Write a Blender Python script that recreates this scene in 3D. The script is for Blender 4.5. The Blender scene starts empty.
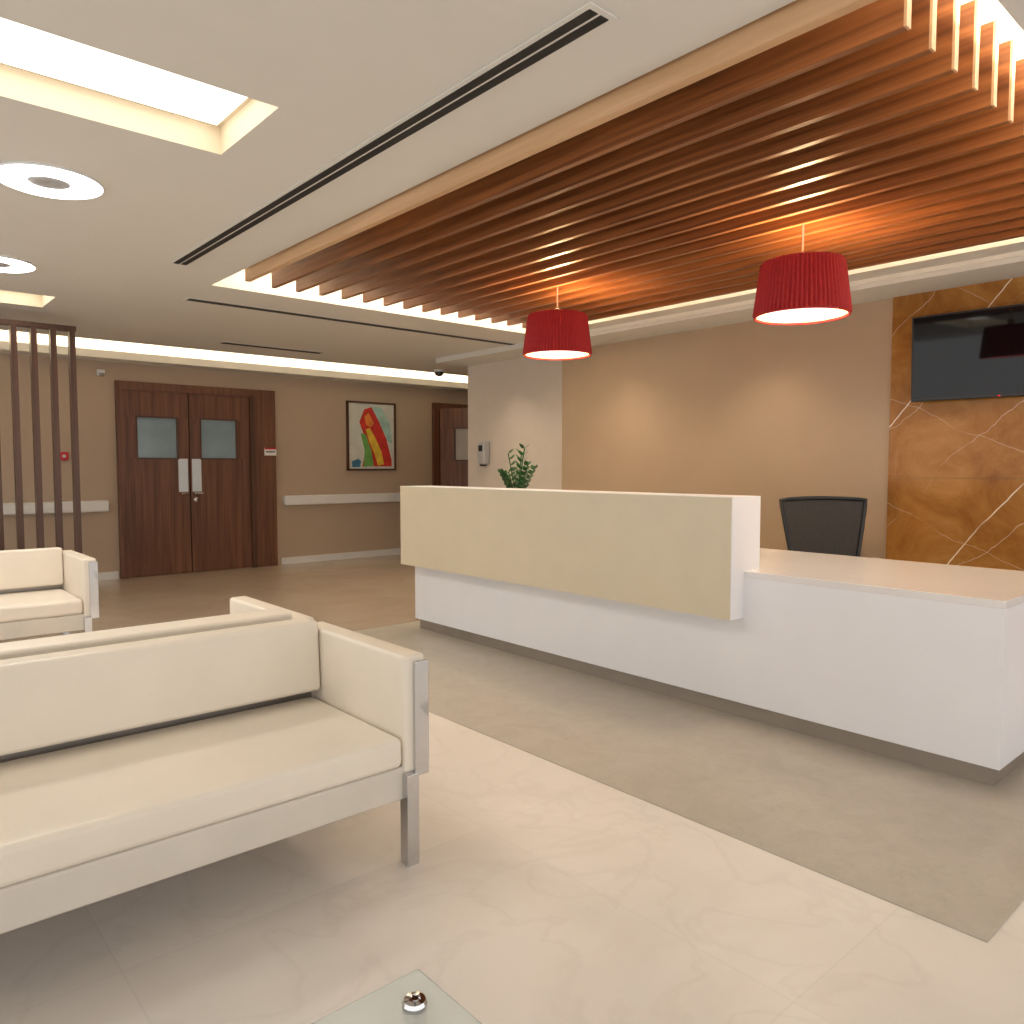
import bpy, bmesh, math, random
from mathutils import Vector, Matrix
random.seed(4)
scene=bpy.context.scene
try:
    scene.view_settings.view_transform='Standard'
except Exception as e: print(e)
COL=scene.collection
CZ=2.6
# ---------------- materials ----------------
def newmat(name):
    m=bpy.data.materials.new(name); m.use_nodes=True
    nt=m.node_tree; b=nt.nodes['Principled BSDF']; return m,nt,b
def mat(name,col,rough=0.5,metal=0,var=0.04,scale=6,bump=0,spec=0.5,emis=None,es=0,trans=0):
    m,nt,b=newmat(name)
    tc=nt.nodes.new('ShaderNodeTexCoord'); n=nt.nodes.new('ShaderNodeTexNoise')
    n.inputs['Scale'].default_value=scale; n.inputs['Detail'].default_value=5
    nt.links.new(tc.outputs['Object'],n.inputs['Vector'])
    r=nt.nodes.new('ShaderNodeValToRGB')
    r.color_ramp.elements[0].position=0.3; r.color_ramp.elements[1].position=0.7
    r.color_ramp.elements[0].color=(*[max(0,c*(1-var)) for c in col],1)
    r.color_ramp.elements[1].color=(*[min(1,c*(1+var)) for c in col],1)
    nt.links.new(n.outputs['Fac'],r.inputs['Fac']); nt.links.new(r.outputs['Color'],b.inputs['Base Color'])
    b.inputs['Roughness'].default_value=rough; b.inputs['Metallic'].default_value=metal
    b.inputs['Specular IOR Level'].default_value=spec
    b.inputs['Transmission Weight'].default_value=trans
    if emis: b.inputs['Emission Color'].default_value=(*emis,1); b.inputs['Emission Strength'].default_value=es
    if bump:
        n2=nt.nodes.new('ShaderNodeTexNoise'); n2.inputs['Scale'].default_value=scale*30
        nt.links.new(tc.outputs['Object'],n2.inputs['Vector'])
        bp=nt.nodes.new('ShaderNodeBump'); bp.inputs['Strength'].default_value=bump; bp.inputs['Distance'].default_value=0.002
        nt.links.new(n2.outputs['Fac'],bp.inputs['Height']); nt.links.new(bp.outputs['Normal'],b.inputs['Normal'])
    return m
def wood(name,c1,c2,axis='Y',rough=0.35,sc=1.0):
    m,nt,b=newmat(name)
    tc=nt.nodes.new('ShaderNodeTexCoord'); mp=nt.nodes.new('ShaderNodeMapping')
    s=[28*sc,28*sc,28*sc]; s['XYZ'.index(axis)]=1.1*sc
    mp.inputs['Scale'].default_value=s
    n=nt.nodes.new('ShaderNodeTexNoise'); n.inputs['Scale'].default_value=1; n.inputs['Detail'].default_value=8; n.inputs['Distortion'].default_value=0.6
    r=nt.nodes.new('ShaderNodeValToRGB'); r.color_ramp.elements[0].position=0.32; r.color_ramp.elements[1].position=0.68
    r.color_ramp.elements[0].color=(*c1,1); r.color_ramp.elements[1].color=(*c2,1)
    nt.links.new(tc.outputs['Object'],mp.inputs['Vector']); nt.links.new(mp.outputs[0],n.inputs['Vector'])
    nt.links.new(n.outputs['Fac'],r.inputs['Fac']); nt.links.new(r.outputs['Color'],b.inputs['Base Color'])
    b.inputs['Roughness'].default_value=rough
    return m
def tile(name,c,vein,rough,size,off=(0,0),vs=1.5,groutk=0.8,vk=.97):
    m,nt,b=newmat(name); L=nt.links.new
    tc=nt.nodes.new('ShaderNodeTexCoord')
    n=nt.nodes.new('ShaderNodeTexNoise'); n.inputs['Scale'].default_value=vs; n.inputs['Detail'].default_value=10; n.inputs['Roughness'].default_value=0.65; n.inputs['Distortion'].default_value=0.8
    L(tc.outputs['Object'],n.inputs['Vector'])
    r=nt.nodes.new('ShaderNodeValToRGB'); r.color_ramp.elements[0].position=0.3; r.color_ramp.elements[1].position=0.62
    r.color_ramp.elements[0].color=(*vein,1); r.color_ramp.elements[1].color=(*c,1)
    L(n.outputs['Fac'],r.inputs['Fac'])
    mp=nt.nodes.new('ShaderNodeMapping'); mp.inputs['Location'].default_value=(off[0],off[1],0)
    L(tc.outputs['Object'],mp.inputs['Vector'])
    br=nt.nodes.new('ShaderNodeTexBrick'); br.offset=0; br.inputs['Scale'].default_value=1
    br.inputs['Brick Width'].default_value=size[0]; br.inputs['Row Height'].default_value=size[1]; br.inputs['Mortar Size'].default_value=0.003; br.inputs['Mortar Smooth'].default_value=0.4
    br.inputs['Color1'].default_value=(1,1,1,1); br.inputs['Color2'].default_value=(.95,.945,.94,1); br.inputs['Mortar'].default_value=(groutk,groutk,groutk,1)
    L(mp.outputs[0],br.inputs['Vector'])
    mx=nt.nodes.new('ShaderNodeMix'); mx.data_type='RGBA'; mx.blend_type='MULTIPLY'; mx.inputs['Factor'].default_value=1
    L(r.outputs['Color'],mx.inputs['A']); L(br.outputs['Color'],mx.inputs['B'])
    mp2=nt.nodes.new('ShaderNodeMapping'); mp2.inputs['Rotation'].default_value=(0,0,.6); L(tc.outputs['Object'],mp2.inputs['Vector'])
    n3=nt.nodes.new('ShaderNodeTexNoise'); n3.inputs['Scale'].default_value=vs*1.8; n3.inputs['Detail'].default_value=9; n3.inputs['Distortion'].default_value=.6
    L(mp2.outputs[0],n3.inputs['Vector'])
    r3=nt.nodes.new('ShaderNodeValToRGB'); e=r3.color_ramp.elements
    e[0].position=.475; e[0].color=(1,1,1,1); e[1].position=.525; e[1].color=(1,1,1,1)
    q=e.new(.5); q.color=(vk,vk-.006,vk-.012,1)
    L(n3.outputs['Fac'],r3.inputs['Fac'])
    mx2=nt.nodes.new('ShaderNodeMix'); mx2.data_type='RGBA'; mx2.blend_type='MULTIPLY'; mx2.inputs['Factor'].default_value=1
    L(mx.outputs['Result'],mx2.inputs['A']); L(r3.outputs['Color'],mx2.inputs['B'])
    L(mx2.outputs['Result'],b.inputs['Base Color'])
    b.inputs['Roughness'].default_value=rough
    return m
def emis(name,col,s):
    m=bpy.data.materials.new(name); m.use_nodes=True; nt=m.node_tree; nt.nodes.clear()
    e=nt.nodes.new('ShaderNodeEmission'); o=nt.nodes.new('ShaderNodeOutputMaterial')
    e.inputs[0].default_value=(*col,1); e.inputs[1].default_value=s; nt.links.new(e.outputs[0],o.inputs[0]); return m

M_ceil=mat('ceiling_paint',(.71,.69,.64),.7,var=.01)
M_recess=mat('recess_paint',(.85,.82,.74),.7,var=.01)
M_trayp=mat('tray_side_paint',(.74,.64,.48),.7,var=.01)
M_wall=mat('wall_beige_paint',(.50,.39,.29),.7,var=.02,scale=2)
M_walltan=mat('wall_tan_satin',(.45,.33,.22),.42,var=.03,scale=2)
M_walllight=mat('wall_light_paint',(.62,.55,.47),.7,var=.02)
M_white=mat('white_trim',(.80,.80,.79),.4,var=.01)
M_floor=tile('floor_cream_tile',(.80,.755,.71),(.72,.675,.625),.38,(1.2,1.2),(.35,.1),1.2,.90,.95)
M_gray=tile('floor_gray_tile',(.48,.44,.38),(.42,.38,.32),.33,(1.55,0.9),(.0,.0),7,.95,.94)
M_tan=tile('floor_tan_tile',(.50,.40,.31),(.43,.34,.255),.18,(1.2,1.2),(0,0),1.5,.92)
M_slat=wood('slat_cedar',(.13,.040,.012),(.36,.130,.040),'Y',.36)
M_beam=wood('beam_lit_wood',(.55,.33,.17),(.68,.44,.25),'Y',.45)  # paler copy of the slat wood, front light painted into its tone
M_door=wood('door_walnut',(.10,.038,.020),(.20,.082,.042),'Z',.38)
M_screen=wood('screen_walnut',(.06,.024,.013),(.11,.046,.025),'Z',.35)
M_leather=mat('cream_leather',(.80,.72,.61),.40,var=.03,scale=5,bump=.25)
M_rail=mat('sofa_rail_vinyl',(.66,.60,.52),.4,var=.03)
M_chrome=mat('chrome',(.62,.62,.63),.06,metal=1,var=.02)
M_steel=mat('brushed_steel',(.45,.42,.39),.35,metal=.85,var=.05)
M_kick=mat('brushed_metal_kick_strip',(.33,.285,.24),.4,metal=.35,var=.06)
M_deskw=mat('desk_white_corian',(.84,.84,.87),.3,var=.01)
M_desktop=mat('desk_top_corian',(.82,.80,.79),.1,var=.01)
M_counter=mat('counter_cream_laminate',(.66,.58,.43),.4,var=.02)
M_black=mat('black_plastic',(.012,.012,.013),.35)
M_mesh=mat('chair_mesh_fabric',(.05,.045,.042),.8,var=.4,scale=180)
M_screenglass=mat('tv_glass',(.004,.004,.005),.04,spec=.35)
M_dark=mat('vent_dark',(.015,.014,.013),.7)
M_glassd=mat('door_window_glass',(.24,.34,.40),.08,var=.15,scale=2)
M_leaf=mat('plant_leaf',(.02,.085,.02),.35,var=.4,scale=12)
M_pot=mat('pot_white',(.8,.8,.78),.3)
M_ring=emis('ring_light_diffuser',(1,.97,.95),8)
M_ringc=mat('ring_light_center_gray',(.42,.41,.40),.6)
M_tray=emis('tray_light_warm',(1,.93,.80),3.6)
M_diff=emis('pendant_diffuser',(1,.82,.66),2.6)
M_red=mat('red_sign',(.6,.01,.02),.4)

# ---------------- geometry helpers ----------------
def finish(ob,parent=None):
    COL.objects.link(ob)
    if parent: ob.parent=parent
    return ob
def root(name,loc=(0,0,0),rz=0):
    e=bpy.data.objects.new(name,None); e.empty_display_size=.1; e.location=loc; e.rotation_euler=(0,0,rz); COL.objects.link(e); return e
def box(name,x0,x1,y0,y1,z0,z1,m,parent=None,bev=0,seg=3,rot=None):
    c=Vector(((x0+x1)/2,(y0+y1)/2,(z0+z1)/2))
    bm=bmesh.new(); bmesh.ops.create_cube(bm,size=1)
    bmesh.ops.scale(bm,vec=(abs(x1-x0),abs(y1-y0),abs(z1-z0)),verts=bm.verts)
    if bev:
        bmesh.ops.bevel(bm,geom=bm.edges[:],offset=bev,segments=seg,profile=.5,affect='EDGES')
        for f in bm.faces: f.smooth=True
    me=bpy.data.meshes.new(name); bm.to_mesh(me); bm.free(); me.materials.append(m)
    ob=bpy.data.objects.new(name,me); ob.location=c
    if rot: ob.rotation_euler=rot
    if bev:
        try:
            md=ob.modifiers.new('wn','WEIGHTED_NORMAL'); md.keep_sharp=False
        except: pass
    return finish(ob,parent)
def mesh(name,vs,fs,m,parent=None,smooth=False,loc=(0,0,0)):
    me=bpy.data.meshes.new(name); me.from_pydata(vs,[],fs); me.update(); me.materials.append(m)
    if smooth:
        for p in me.polygons: p.use_smooth=True
    ob=bpy.data.objects.new(name,me); ob.location=loc; return finish(ob,parent)
def lathe(name,prof,m,parent=None,loc=(0,0,0),n=48,closed=False,smooth=True,rot=None):
    vs=[];fs=[]
    for i in range(n):
        a=2*math.pi*i/n
        for r,z in prof: vs.append((r*math.cos(a),r*math.sin(a),z))
    k=len(prof)
    for i in range(n):
        j=(i+1)%n
        for q in range(k if closed else k-1):
            q2=(q+1)%k
            fs.append((i*k+q,j*k+q,j*k+q2,i*k+q2))
    ob=mesh(name,vs,fs,m,parent,smooth,loc)
    if rot: ob.rotation_euler=rot
    return ob
def tube(name,pts,r,m,parent=None,cyc=False,loc=(0,0,0)):
    cu=bpy.data.curves.new(name,'CURVE'); cu.dimensions='3D'; cu.bevel_depth=r; cu.bevel_resolution=4
    s=cu.splines.new('POLY'); s.points.add(len(pts)-1)
    for i,p in enumerate(pts): s.points[i].co=(*p,1)
    s.use_cyclic_u=cyc
    cu.materials.append(m)
    ob=bpy.data.objects.new(name,cu); ob.location=loc; return finish(ob,parent)
def area(name,loc,sx,sy,power,col,rot=(0,0,0)):
    l=bpy.data.lights.new(name,'AREA'); l.shape='RECTANGLE'; l.size=sx; l.size_y=sy; l.energy=power; l.color=col
    o=bpy.data.objects.new(name,l); o.location=loc; o.rotation_euler=rot; COL.objects.link(o); return o
def spot(name,loc,e,col,ang=110,rot=(0,0,0),size=.08,blend=.9):
    l=bpy.data.lights.new(name,'SPOT'); l.energy=e; l.color=col; l.spot_size=math.radians(ang); l.spot_blend=blend; l.shadow_soft_size=size
    o=bpy.data.objects.new(name,l); o.location=loc; o.rotation_euler=rot; COL.objects.link(o); return o

# ---------------- floor ----------------
XB=5.9; YD=9.7
box('floor',-4,10.5,-3,YD+.1,-.1,0,M_floor)
box('floor_inlay_gray',2.315,XB,.67,5.35,0,.004,M_gray)
box('floor_inlay_tan',-4,10.5,5.36,YD,0,.004,M_tan)
# ---------------- ceiling with holes ----------------
holes={'tray_front':(-1.2,1.25,2.71,3.27,.11),'tray_back':(-1.2,1.3,6.79,7.3,.11),
 'canopy':(2.06,5.2,.78,5.62,.33),'cove':(-3.98,10.38,8.75,YD-.02,.25)}
xs=sorted(set([-4,10.5]+[h[i] for h in holes.values() for i in (0,1)]))
ys=sorted(set([-3,YD]+[h[i] for h in holes.values() for i in (2,3)]))
vs=[];fs=[]
for i in range(len(xs)-1):
    for j in range(len(ys)-1):
        cx=(xs[i]+xs[i+1])/2; cy=(ys[j]+ys[j+1])/2
        if any(h[0]<cx<h[1] and h[2]<cy<h[3] for h in holes.values()): continue
        b=len(vs); vs+= [(xs[i],ys[j],CZ),(xs[i],ys[j+1],CZ),(xs[i+1],ys[j+1],CZ),(xs[i+1],ys[j],CZ)]; fs.append((b,b+1,b+2,b+3))
mesh('ceiling',vs,fs,M_ceil)
for k,(x0,x1,y0,y1,h) in holes.items():
    v=[(x0,y0,CZ),(x1,y0,CZ),(x1,y1,CZ),(x0,y1,CZ),(x0,y0,CZ+h),(x1,y0,CZ+h),(x1,y1,CZ+h),(x0,y1,CZ+h)]
    mesh('ceiling_recess_'+k,v,[(0,1,5,4),(1,2,6,5),(2,3,7,6),(3,0,4,7),(4,5,6,7)],M_trayp if 'tray' in k else M_recess)
box('ceiling_slab',-4,10.5,-3,YD+.1,CZ+.34,CZ+.4,M_ceil)
def tray(x0,x1,y0,y1):
    r=root('recessed_ceiling_light')
    box('diffuser',x0+.001,x1-.03,y0+.001,y1-.04,CZ+.098,CZ+.108,M_tray,r)
tray(-1.2,1.25,2.71,3.27); tray(-1.2,1.3,6.79,7.3)
for x,y in ((.77,4.07),(.80,5.9)):
    r=root('ring_ceiling_light',(x,y,CZ))
    lathe('diffuser',[(.085,-.001),(.085,-.010),(.09,-.014),(.20,-.018),(.215,-.012),(.215,-.001)],M_ring,r,closed=True)
    lathe('center_plate',[(.001,-.012),(.084,-.012),(.084,-.001),(.001,-.001)],M_ringc,r,closed=True)
    lathe('housing',[(.216,-.001),(.216,-.012),(.222,-.012),(.222,-.001)],M_white,r,closed=True)
def vent(x0,x1,y0,y1,n=3):
    r=root('linear_ceiling_vent')
    z=CZ
    box('frame',x0,x1,y0,y1,z-.006,z-.001,M_ceil,r)
    along_y=(y1-y0)>(x1-x0)
    w=(x1-x0) if along_y else (y1-y0)
    sl=w*.72/n
    for i in range(n):
        a=w*.12+ (w*.76)*(i+.1)/n
        if along_y: box('slot_%d'%i,x0+a,x0+a+sl*.8,y0+.02,y1-.02,z-.008,z-.0055,M_dark,r)
        else: box('slot_%d'%i,x0+.02,x1-.02,y0+a,y0+a+sl*.8,z-.008,z-.0055,M_dark,r)
vent(1.63,1.75,1.53,5.17,2); vent(2.06,5.5,6.12,6.24,2); vent(3.04,4.2,8.02,8.16,2)
# ---------------- walls ----------------
box('wall_back',-4,10.5,YD,YD+.1,0,CZ+.34,M_wall)
box('wall_reception',XB,XB+.3,-1.5,7.57,0,CZ+.34,M_walllight)
box('wall_panel_tan',XB-.02,XB,2.456,5.9,0,CZ-.06,M_walltan)
box('wall_corridor_end',10.4,10.5,7.57,YD,0,CZ+.34,M_wall)
box('wall_corridor_side',XB+.3,10.5,7.47,7.57,0,CZ+.34,M_wall)
box('trim_cove_lip',-4,10.4,9.40,YD,2.50,2.555,M_ceil)
box('trim_cove_lip_edge',-4,10.4,9.38,9.40,2.50,2.585,M_ceil)
box('trim_soffit',5.42,XB,-1.5,7.57,CZ-.06,CZ-.001,M_ceil)
box('trim_soffit_lit_edge',5.395,5.42,-1.5,5.9,CZ-.03,CZ-.001,M_recess)  # lighter strip paints in the lit soffit edge, gives no light itself
box('baseboard_back_right',4.40,6.6,YD-.02,YD,0,.09,M_white)
box('baseboard_back_left',-4,2.40,YD-.02,YD,0,.09,M_white)
area('cove_light',(3,9.53,2.565),13,.08,85,(1,.83,.60),(math.radians(180),0,0))
box('wall_handrail',4.43,6.31,YD-.09,YD,.79,.92,M_white,None,.02)
box('wall_handrail.001',-4,2.31,YD-.09,YD,.79,.92,M_white,None,.02)
# marble
def marble():
    m,nt,b=newmat('amber_marble'); L=nt.links.new
    tc=nt.nodes.new('ShaderNodeNewGeometry')
    P=tc.outputs['Position']
    n=nt.nodes.new('ShaderNodeTexNoise'); n.inputs['Scale'].default_value=2.2; n.inputs['Detail'].default_value=12; n.inputs['Distortion'].default_value=.8; n.inputs['Roughness'].default_value=.7
    L(P,n.inputs['Vector'])
    r=nt.nodes.new('ShaderNodeValToRGB'); r.color_ramp.elements[0].position=.28; r.color_ramp.elements[1].position=.78
    r.color_ramp.elements[0].color=(.21,.080,.018,1); r.color_ramp.elements[1].color=(.56,.31,.11,1)
    e=r.color_ramp.elements.new(.52); e.color=(.39,.175,.042,1)
    L(n.outputs['Fac'],r.inputs['Fac'])
    cur=r.outputs['Color']
    for (ang,sc,eps,amt,seed,dist) in ((52,.34,.00022,.95,.35,1.6),(44,.6,.00020,.55,2.1,4.0),(-25,.4,.00010,.4,1.3,3.0)):
        mp=nt.nodes.new('ShaderNodeMapping'); mp.inputs['Rotation'].default_value=(math.radians(ang),0,0); mp.inputs['Location'].default_value=(0,seed,seed)
        L(P,mp.inputs['Vector'])
        w=nt.nodes.new('ShaderNodeTexWave'); w.wave_type='BANDS'; w.bands_direction='Z'; w.inputs['Scale'].default_value=sc; w.inputs['Distortion'].default_value=dist; w.inputs['Detail'].default_value=6; w.inputs['Detail Scale'].default_value=1.4
        L(mp.outputs[0],w.inputs['Vector'])
        rr=nt.nodes.new('ShaderNodeMapRange'); rr.inputs['From Min'].default_value=1-eps; rr.inputs['From Max'].default_value=1-eps*.4
        rr.inputs['To Min'].default_value=0; rr.inputs['To Max'].default_value=amt
        L(w.outputs['Fac'],rr.inputs['Value'])
        nn=nt.nodes.new('ShaderNodeTexNoise'); nn.inputs['Scale'].default_value=1.7; L(mp.outputs[0],nn.inputs['Vector'])
        r2=nt.nodes.new('ShaderNodeValToRGB'); r2.color_ramp.elements[0].position=.36; r2.color_ramp.elements[1].position=.5
        L(nn.outputs['Fac'],r2.inputs['Fac'])
        mu=nt.nodes.new('ShaderNodeMath'); mu.operation='MULTIPLY'; L(rr.outputs['Result'],mu.inputs[0]); L(r2.outputs['Color'],mu.inputs[1])
        mx=nt.nodes.new('ShaderNodeMix'); mx.data_type='RGBA'; mx.inputs['B'].default_value=(.90,.82,.68,1)
        L(mu.outputs[0],mx.inputs['Factor']); L(cur,mx.inputs['A']); cur=mx.outputs['Result']
    L(cur,b.inputs['Base Color']); b.inputs['Roughness'].default_value=.14; b.inputs['Specular IOR Level'].default_value=.22
    return m
M_marble=marble()
r=root('marble_wall_cladding')
for j,(ya,yb) in enumerate(((1.27,2.456),(.08,1.268),(-1.1,.078))):
    for i,(za,zb) in enumerate(((0,1.22),(1.2215,2.38),(2.3815,2.54))):
        box('slab_%d_%d'%(i,j),XB-.04,XB-.001,ya,yb,za,zb,M_marble,r)

# ---------------- slat canopy ----------------
r=root('wood_slat_canopy')
box('beam',2.085,2.12,.93,5.08,2.535,2.72,M_beam,r)
x=2.26; i=0
while x<4.88:
    box('slat_%d'%i,x,x+.03,.94,5.06,2.515,2.79,M_slat,r)
    box('lit_end_%d'%i,x,x+.03,.932,.94,2.515,2.79,M_beam,r); x+=.176; i+=1  # thin pale strips paint the lit look onto the slat ends
box('cross_bar_1',2.12,4.85,1.6,1.65,2.76,2.79,M_slat,r)
box('cross_bar_2',2.12,4.85,4.3,4.35,2.76,2.79,M_slat,r)
for q,(a,b_) in enumerate(((1.62,2.4),(1.62,4.6),(4.32,2.4),(4.32,4.6))):
    box('hanger_%d'%q,b_,b_+.02,a,a+.02,2.79,CZ+.33,M_steel,r)
area('canopy_cove_light_left',(3.6,5.35,CZ+.2),2.9,.2,40,(1,.86,.68),(math.radians(180),0,0))
area('canopy_cove_light_right',(3.6,.86,CZ+.05),2.9,.08,25,(1,.88,.70),(math.radians(180),0,0))
area('canopy_cove_light_far',(5.08,3.0,CZ+.05),.12,4.2,35,(1,.86,.66),(math.radians(180),0,0))

# ---------------- pendants ----------------
def pleat(name,r0,r1,z0,z1,m,parent,n=64):
    vs=[];fs=[];N=n*6
    for i in range(N):
        a=2*math.pi*i/N; d=.008*math.cos(n*a)
        for (rr,z,k) in ((r0,z0,0),(r0,z0+.008,d),(r1,z1-.008,d),(r1,z1,0)):
            vs.append(((rr+k)*math.cos(a),(rr+k)*math.sin(a),z))
    for i in range(N):
        j=(i+1)%N
        for q in range(3): fs.append((i*4+q,j*4+q,j*4+q+1,i*4+q+1))
    return mesh(name,vs,fs,m,parent,True)
def shade_mat():
    m,nt,b=newmat('red_pleated_fabric')
    b.inputs['Roughness'].default_value=.7
    tc=nt.nodes.new('ShaderNodeTexCoord'); n=nt.nodes.new('ShaderNodeTexNoise'); n.inputs['Scale'].default_value=60
    nt.links.new(tc.outputs['Object'],n.inputs['Vector'])
    rr=nt.nodes.new('ShaderNodeValToRGB'); rr.color_ramp.elements[0].color=(.32,.010,.012,1); rr.color_ramp.elements[1].color=(.48,.02,.02,1)
    nt.links.new(n.outputs['Fac'],rr.inputs['Fac']); nt.links.new(rr.outputs['Color'],b.inputs['Base Color'])
    b.inputs['Emission Color'].default_value=(.8,.02,.01,1); b.inputs['Emission Strength'].default_value=.03
    return m
M_shade=shade_mat()
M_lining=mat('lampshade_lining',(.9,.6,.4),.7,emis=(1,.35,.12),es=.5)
M_cord=mat('cord_fabric',(.5,.4,.35),.5)
for (x,y) in ((3.7,3.76),(3.68,1.99)):
    r=root('red_pendant_lamp',(x,y,0))
    pleat('shade',.228,.195,2.06,2.325,M_shade,r)
    lathe('trim_bottom',[(.220,2.055),(.231,2.055),(.231,2.065),(.220,2.065)],M_shade,r,closed=True)
    lathe('diffuser',[(.0,2.075),(.165,2.075),(.165,2.08),(0,2.08)],M_diff,r)
    lathe('shade_lining',[(.216,2.065),(.184,2.32)],M_lining,r)
    lathe('socket',[(0.001,2.26),(.025,2.26),(.025,2.36),(.01,2.38),(.001,2.38)],M_chrome,r)
    for a in range(3):
        t=a*2.094; tube('spider_%d'%a,[(0,0,2.31),(.19*math.cos(t),.19*math.sin(t),2.315)],.003,M_chrome,r)
    tube('cord',[(0,0,2.38),(0,0,2.77)],.005,M_cord,r)
    l=bpy.data.lights.new('pendant_bulb','POINT'); l.energy=60; l.color=(1,.70,.38); l.shadow_soft_size=.05
    o=bpy.data.objects.new('bulb',l); o.location=(0,0,2.28); COL.objects.link(o); o.parent=r
    l=bpy.data.lights.new('pendant_down','AREA'); l.shape='DISK'; l.size=.3; l.energy=9; l.color=(1,.80,.6)
    o=bpy.data.objects.new('down_light',l); o.location=(0,0,2.074); COL.objects.link(o); o.parent=r

# ---------------- reception desk ----------------
r=root('reception_desk')
FX=3.455; NY=.98; FY=5.13
box('front_panel',FX,FX+.07,NY,FY,.085,.738,M_deskw,r)
box('end_panel_near',FX+.07,4.53,NY,NY+.06,.085,.738,M_deskw,r)
box('end_panel_far',FX+.07,4.3,FY-.06,FY,.085,.738,M_deskw,r)
box('worktop',FX,4.53,NY,FY,.738,.77,M_desktop,r,.002,2)
box('toe_kick_front',FX+.025,FX+.07,NY+.025,FY-.03,.004,.085,M_kick,r)
box('toe_kick_end',FX+.07,4.50,NY+.025,NY+.06,.004,.085,M_kick,r)
box('counter_box',3.34,3.60,2.155,5.16,.53,1.147,M_counter,r)
box('counter_top',3.34,3.60,2.153,5.162,1.147,1.15,M_deskw,r)
box('counter_end',3.342,3.60,2.150,2.155,.53,1.15,M_deskw,r)
box('drawer_unit',3.9,4.45,3.2,3.6,.02,.735,M_deskw,r)

# ---------------- plant ----------------
r=root('zz_plant',(3.85,4.34,.772))
lathe('pot',[(.001,0),(.065,0),(.085,.15),(.08,.15),(.07,.13),(.001,.13)],M_pot,r)
vs=[];fs=[]
for s in range(9):
    a=s*2.4+.3; lean=.04+.06*random.random(); h=.32+.24*random.random()
    pts=[]
    for k in range(12):
        t=k/11; pts.append(Vector((math.cos(a)*lean*t**1.6*2,math.sin(a)*lean*t**1.6*2,.12+h*t)))
    tube('stem_%d'%s,[tuple(p) for p in pts],.005,M_leaf,r)
    for k in range(3,12):
        for sd in (-1,1):
            p=pts[k]; b0=a+math.pi/2*sd
            d=(Vector((math.cos(b0),math.sin(b0),0))*.8+Vector((0,0,.7))).normalized()
            ln=.062; side=Vector((math.cos(a),math.sin(a),.3))*.022
            b=len(vs)
            vs+= [tuple(p),tuple(p+d*ln*.3+side*.9),tuple(p+d*ln*.65+side*.8),tuple(p+d*ln),tuple(p+d*ln*.65-side*.8),tuple(p+d*ln*.3-side*.9)]
            fs.append((b,b+1,b+2,b+3,b+4,b+5))
mesh('leaves',vs,fs,M_leaf,r)

# ---------------- office chair ----------------
r=root('office_chair',(4.94,2.38,.004),math.radians(140))
def bk(u,v):
    w=.19+ .105*v**.8
    return (u*w, -.22-.06*v+ .04*u*u, .52+.55*v+.012*(1-u*u)*v)
n1=14
vs=[bk(-1+2*i/n1,j/n1) for j in range(n1+1) for i in range(n1+1)]
fs=[(j*(n1+1)+i,j*(n1+1)+i+1,(j+1)*(n1+1)+i+1,(j+1)*(n1+1)+i) for j in range(n1) for i in range(n1)]
mesh('mesh_back',vs,fs,M_mesh,r,True)
per=[bk(-1+2*i/n1,0) for i in range(n1)]+[bk(1,j/n1) for j in range(n1)]+[bk(1-2*i/n1,1) for i in range(n1)]+[bk(-1,1-j/n1) for j in range(n1)]
tube('back_frame',per,.014,M_black,r,True)
tube('spine',[(0,-.29,.85),(0,-.27,.6),(0,-.2,.42),(0,0,.40)],.025,M_black,r)
box('seat',-.25,.25,-.22,.26,.43,.51,M_mesh,r,.035)
for s in (-1,1):
    tube('arm_post_%d'%s,[(s*.2,0,.43),(s*.29,0,.45),(s*.29,0,.67)],.015,M_black,r)
    box('arm_pad_%d'%s,s*.29-.035,s*.29+.035,-.12,.12,.66,.69,M_black,r,.012)
lathe('gas_lift',[(.001,.1),(.03,.1),(.03,.3),(.02,.3),(.02,.43),(.001,.43)],M_black,r)
for k in range(5):
    a=k*2*math.pi/5
    tube('leg_%d'%k,[(0,0,.12),(.28*math.cos(a),.28*math.sin(a),.075)],.02,M_black,r)
    lathe('caster_%d'%k,[(.001,-.02),(.028,-.02),(.032,0),(.028,.02),(.001,.02)],M_black,r,(.28*math.cos(a),.28*math.sin(a),.033),n=20,rot=(math.pi/2,0,a))

# ---------------- TV ----------------
r=root('wall_tv',(XB-.12,1.715,2.055)); r.rotation_euler=(0,math.radians(-3),math.radians(3.5))
box('bezel',-.02,.02,-.55,.55,-.295,.295,M_black,r,.006)
box('screen',-.0225,-.019,-.535,.535,-.272,.282,M_screenglass,r)
box('mount',.02,.075,-.15,.15,-.12,.12,M_black,r)
box('standby_light',-.024,-.0225,.0,.012,-.287,-.281,emis('standby_red',(1,.02,.02),2),r)
r=root('wall_soap_dispenser',(XB,7.20,1.47))
box('body',-.1,0,-.06,.06,-.14,.14,mat('dispenser_gray',(.42,.42,.42),.35),r,.02)
box('window',-.104,-.099,-.035,.035,.02,.09,M_black,r)
box('spout',-.09,-.03,-.03,.03,-.16,-.13,M_black,r,.006)

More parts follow.
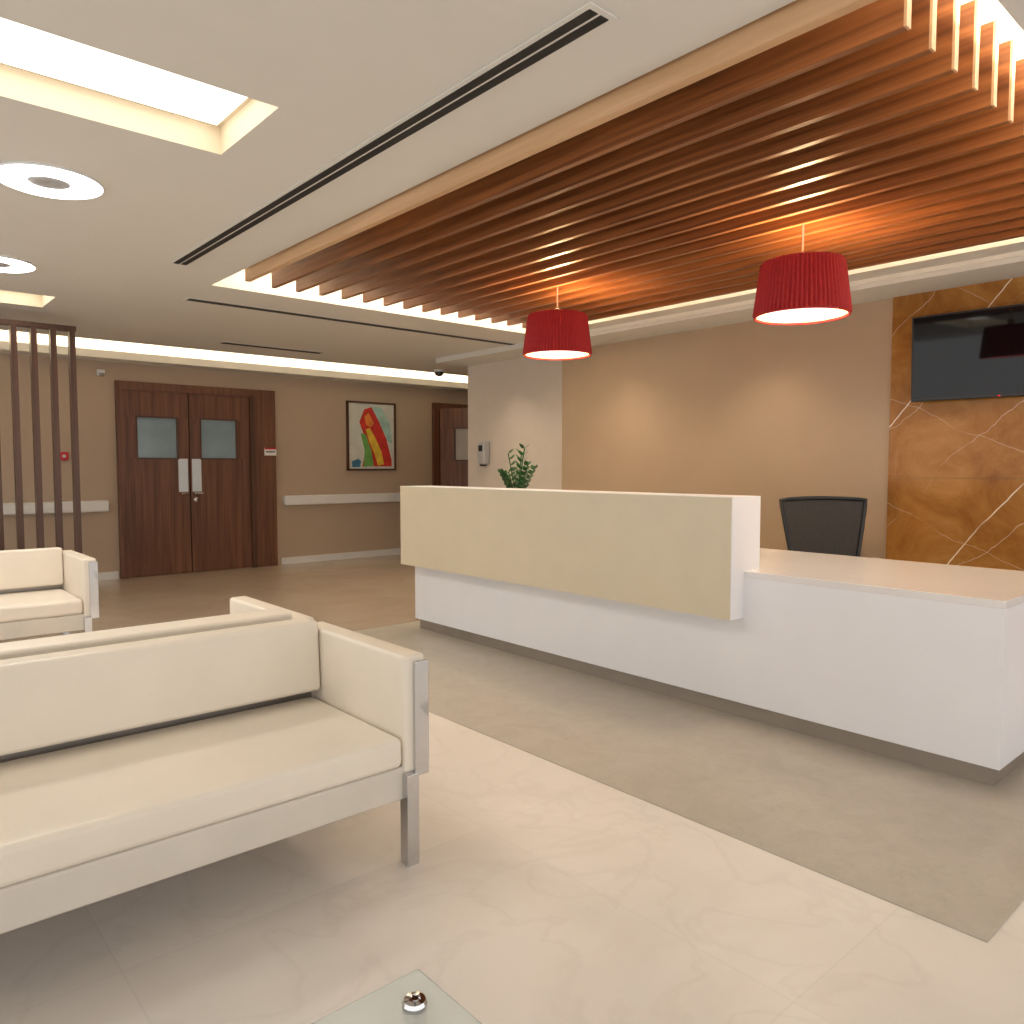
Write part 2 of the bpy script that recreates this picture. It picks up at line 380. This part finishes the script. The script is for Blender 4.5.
# ---------------- double door ----------------
r=root('door_1')
Y=YD
box('frame_left',2.42,2.50,Y-.07,Y-.001,0,2.29,M_door,r)
box('frame_top',2.50,3.98,Y-.07,Y-.001,2.19,2.29,M_door,r)
box('frame_right',3.98,4.32,Y-.07,Y-.001,0,2.29,M_door,r)
box('frame_right_bead',3.98,4.04,Y-.09,Y-.07,0,2.21,M_screen,r)
def leaf(x0,x1,wx0,wx1,y0,y1,r,tag):
    z0,z1=.01,2.19; a,b=1.41,1.88
    box(tag+'_bottom',x0,x1,y0,y1,z0,a,M_door,r)
    box(tag+'_top',x0,x1,y0,y1,b,z1,M_door,r)
    box(tag+'_sideL',x0,wx0,y0,y1,a,b,M_door,r)
    box(tag+'_sideR',wx1,x1,y0,y1,a,b,M_door,r)
    box(tag+'_glass',wx0,wx1,(y0+y1)/2-.004,(y0+y1)/2+.004,a,b,M_glassd,r)
    for (p,q,s,t) in ((wx0-.02,wx1+.02,a-.02,a),(wx0-.02,wx1+.02,b,b+.02),(wx0-.02,wx0,a,b),(wx1,wx1+.02,a,b)):
        box(tag+'_bead',p,q,y0-.008,y0,s,t,M_screen,r)
leaf(2.505,3.218,2.64,3.08,Y-.05,Y-.01,r,'leaf_a')
leaf(3.232,3.975,3.37,3.80,Y-.05,Y-.01,r,'leaf_b')
M_plate=mat('steel_plate_bright',(.62,.70,.76),.3,metal=.4)
for x0,x1 in ((3.09,3.20),(3.25,3.36)):
    box('push_plate',x0,x1,Y-.056,Y-.05,1.0,1.40,M_plate,r)
tube('handle_1',[(3.19,Y-.056,.98),(3.19,Y-.1,.98),(3.10,Y-.1,.98)],.01,M_chrome,r)
tube('handle_2',[(3.27,Y-.056,.98),(3.27,Y-.1,.98),(3.36,Y-.1,.98)],.01,M_chrome,r)
lathe('lock_plate',[(0.001,0),(.03,0),(.03,.012),(.001,.012)],M_chrome,r,(3.29,Y-.05,.90),rot=(math.pi/2,0,0))
s=root('door_sign',(4.24,Y-.0705,1.50))
box('plate',-.08,.08,-.012,0,-.05,.05,M_white,s)
box('stripe',-.08,.08,-.014,-.012,.03,.05,M_red,s)
box('text_line',-.06,.06,-.014,-.012,-.01,.005,M_black,s)
r=root('door_2')
box('frame_left',6.86,6.95,Y-.07,Y-.001,0,2.28,M_door,r)
box('frame_top',6.95,7.85,Y-.07,Y-.001,2.18,2.28,M_door,r)
box('frame_right',7.85,7.94,Y-.07,Y-.001,0,2.28,M_door,r)
box('opening_shade',6.95,7.85,Y-.012,Y-.001,0,2.18,M_dark,r)  # near-black sheet stands in for the shade beyond the open door
M_glassd=mat('door_window_frosted',(.42,.38,.33),.15,var=.05)
lr=bpy.data.objects.new('leaf',None); COL.objects.link(lr); lr.parent=r; lr.location=(6.97,Y-.08,0); lr.rotation_euler=(0,0,math.radians(-66))
leaf(0,.86,.26,.50,-.02,.02,lr,'open')
tube('handle',[(.80,-.02,1.0),(.80,-.07,1.0),(.70,-.07,1.0)],.01,M_chrome,lr)

# ---------------- painting ----------------
r=root('framed_abstract_painting',(5.79,Y,1.74))
w,h=.40,.49
for nme,a in (('l',(-w,-w+.025,-h,h)),('r',(w-.025,w,-h,h)),('t',(-w,w,h-.025,h)),('b',(-w,w,-h,-h+.025))):
    box('frame_'+nme,a[0],a[1],-.04,0,a[2],a[3],M_screen,r)
box('canvas',-w+.025,w-.025,-.02,-.002,-h+.025,h-.025,mat('canvas',(.68,.70,.64),.7,var=.08),r)
def poly(nm,pts,col,d): mesh(nm,[(x,-.021-d*.0008,z) for x,z in pts],[tuple(range(len(pts)))],mat(nm,col,.6,var=.2,scale=8),r)
poly('paint_cyan',[(-.02,.43),(.16,.42),(.30,.20),(.35,-.10),(.24,-.05),(.12,.15)],(.42,.66,.60),1)
poly('paint_red',[(-.20,.20),(-.12,.38),(.0,.42),(.12,.22),(.24,-.02),(.33,-.34),(.33,-.43),(-.16,-.43),(-.08,-.1),(-.12,.0)],(.65,.04,.03),2)
poly('paint_yellow',[(-.10,.10),(-.03,.12),(.06,-.02),(.16,-.22),(.20,-.40),(.10,-.42),(.04,-.25),(-.05,-.05)],(.80,.55,.05),3)
poly('paint_green',[(-.18,.04),(-.10,.03),(-.01,-.2),(.03,-.42),(-.14,-.44),(-.12,-.2)],(.16,.42,.10),4)
poly('paint_blue',[(-.33,-.36),(-.22,-.32),(-.18,-.36),(-.2,-.44),(-.32,-.44)],(.05,.2,.35),5)
poly('paint_orange',[(-.12,.28),(-.05,.34),(.04,.18),(-.02,.13),(-.09,.16)],(.80,.26,.05),6)

# ---------------- slatted screen ----------------
r=root('slatted_room_divider')
ys_=7.5
for i in range(13):
    x=1.545-.142*i
    box('slat_%d'%i,x-.022,x+.022,ys_-.04,ys_+.04,.08,2.49,M_screen,r)
box('top_rail',1.545-.142*12-.03,1.575,ys_-.045,ys_+.045,2.46,2.50,M_screen,r)
box('base_rail',1.545-.142*12-.03,1.575,ys_-.045,ys_+.045,.004,.10,M_screen,r)
r=root('wall_camera',(2.28,Y,2.37)); box('base',-.04,.04,-.04,0,-.035,.035,M_white,r,.01); lathe('dome',[(.001,-.035),(.02,-.03),(.03,0),(.001,.0)],M_steel,r,(0,-.05,-.01))
r=root('fire_alarm_button',(1.88,Y,1.42)); box('body',-.045,.045,-.04,.001,-.045,.045,M_red,r,.006); box('button',-.015,.015,-.046,-.04,-.015,.015,M_white,r)
r=root('ceiling_dome_camera',(6.1,8.45,CZ)); lathe('dome',[(.001,-.09),(.05,-.075),(.065,-.035),(.06,-.02)],M_black,r,n=24); lathe('base',[(.07,-.03),(.075,0),(.001,0)],M_white,r,n=24)

# ---------------- sofas ----------------
def sofa(name,loc,L,rz=0,D=.72):
    r=root(name,loc,rz); a=.085
    def arm(x0,x1,t):
        box('arm_'+t,x0,x1,.012,D,.30,.69,M_leather,r,.015,4)
        s=1 if t=='right' else -1
        xa,xb=(x1-.05,x1+.004) if s>0 else (x0-.004,x0+.05)
        box('front_bar_'+t,xa,xb,-.002,.014,.29,.67,M_chrome,r,.003,2)
        la,lb=(x1-.088,x1-.042) if s>0 else (x0+.042,x0+.088)
        for yy,tt in ((-.010,'f'),(D-.05,'b')):
            box('leg_%s_%s'%(t,tt),la,lb,yy,yy+.045,0,.305,M_chrome,r,.003,2)
    arm(-a,0,'right'); arm(-L,-L+a,'left')
    box('front_rail',-L+a*.5,-a*.7,.02,.07,.215,.325,M_rail,r,.010)
    box('back_rail',-L+a*.5,-a*.7,D-.07,D-.02,.215,.325,M_rail,r,.010)
    box('side_rail_l',-L+.04,-L+.08,.05,D-.05,.215,.31,M_rail,r)
    box('side_rail_r',-.08,-.04,.05,D-.05,.215,.31,M_rail,r)
    box('deck',-L+.06,-.06,.05,D-.05,.26,.32,M_rail,r)
    box('seat_cushion',-L+a+.003,-a-.003,.01,D-.08,.325,.425,M_leather,r,.022,5)
    box('back_cushion',-L+a+.003,-a-.003,D-.145,D-.02,.455,.72,M_leather,r,.016,5,rot=(math.radians(-3),0,0))
    box('back_bar',-L+a,-a,D-.06,D-.03,.40,.47,M_steel,r)
    return r
sofa('cream_sofa',(1.43,2.055,0),2.0)
sofa('cream_sofa.001',(-.56,3.58,0),2.0,math.pi)
sofa('cream_sofa.002',(1.27,5.64,.004),1.7)

# ---------------- glass table ----------------
r=root('glass_coffee_table')
M_gl=mat('table_glass',(.93,.98,.955),.05,trans=.65,var=.01)
M_gl.node_tree.nodes['Principled BSDF'].inputs['IOR'].default_value=1.3
X0,X1,Y0,Y1=-.30,.735,.50,1.09
box('glass_top',X0,X1,Y0,Y1,.408,.42,M_gl,r,.004,2)
for i,(x,y) in enumerate(((X1-.055,Y1-.07),(X0+.09,Y1-.09),(X1-.09,Y0+.09),(X0+.09,Y0+.09))):
    lathe('leg_%d'%i,[(.001,0),(.02,0),(.02,.408),(.001,.408)],M_chrome,r,(x,y,0),n=32)
    lathe('cap_%d'%i,[(.001,.427),(.006,.427),(.007,.4245),(.009,.4245),(.010,.427),(.018,.426),(.021,.42),(.001,.42)],M_chrome,r,(x,y,0),n=40,smooth=False)

# ---------------- lights ----------------
for x,y in ((.77,4.07),(.80,5.9)): spot('ring_light_spot',(x,y,CZ-.05),65,(1,.94,.87),165,size=.18)
for x,y in ((5.35,4.9),(5.35,3.4),(5.35,6.6),(4.6,8.2)): spot('warm_fill_spot',(x,y,CZ-.02),34,(1,.80,.58))  # added warm fill spots without fixtures, brightening reception wall and lobby
w=bpy.data.worlds.new('world'); scene.world=w; w.use_nodes=True
bg=w.node_tree.nodes['Background']; bg.inputs[0].default_value=(1,.985,.97,1); bg.inputs[1].default_value=1.55

# ---------------- camera ----------------
cd=bpy.data.cameras.new('camera'); cd.sensor_width=36; cd.lens=27.0; cd.clip_start=.02
cam=bpy.data.objects.new('camera',cd); cam.location=(0,0,1.3); cam.rotation_euler=(math.radians(90-3.35),0,math.radians(-41.2))
COL.objects.link(cam); scene.camera=cam
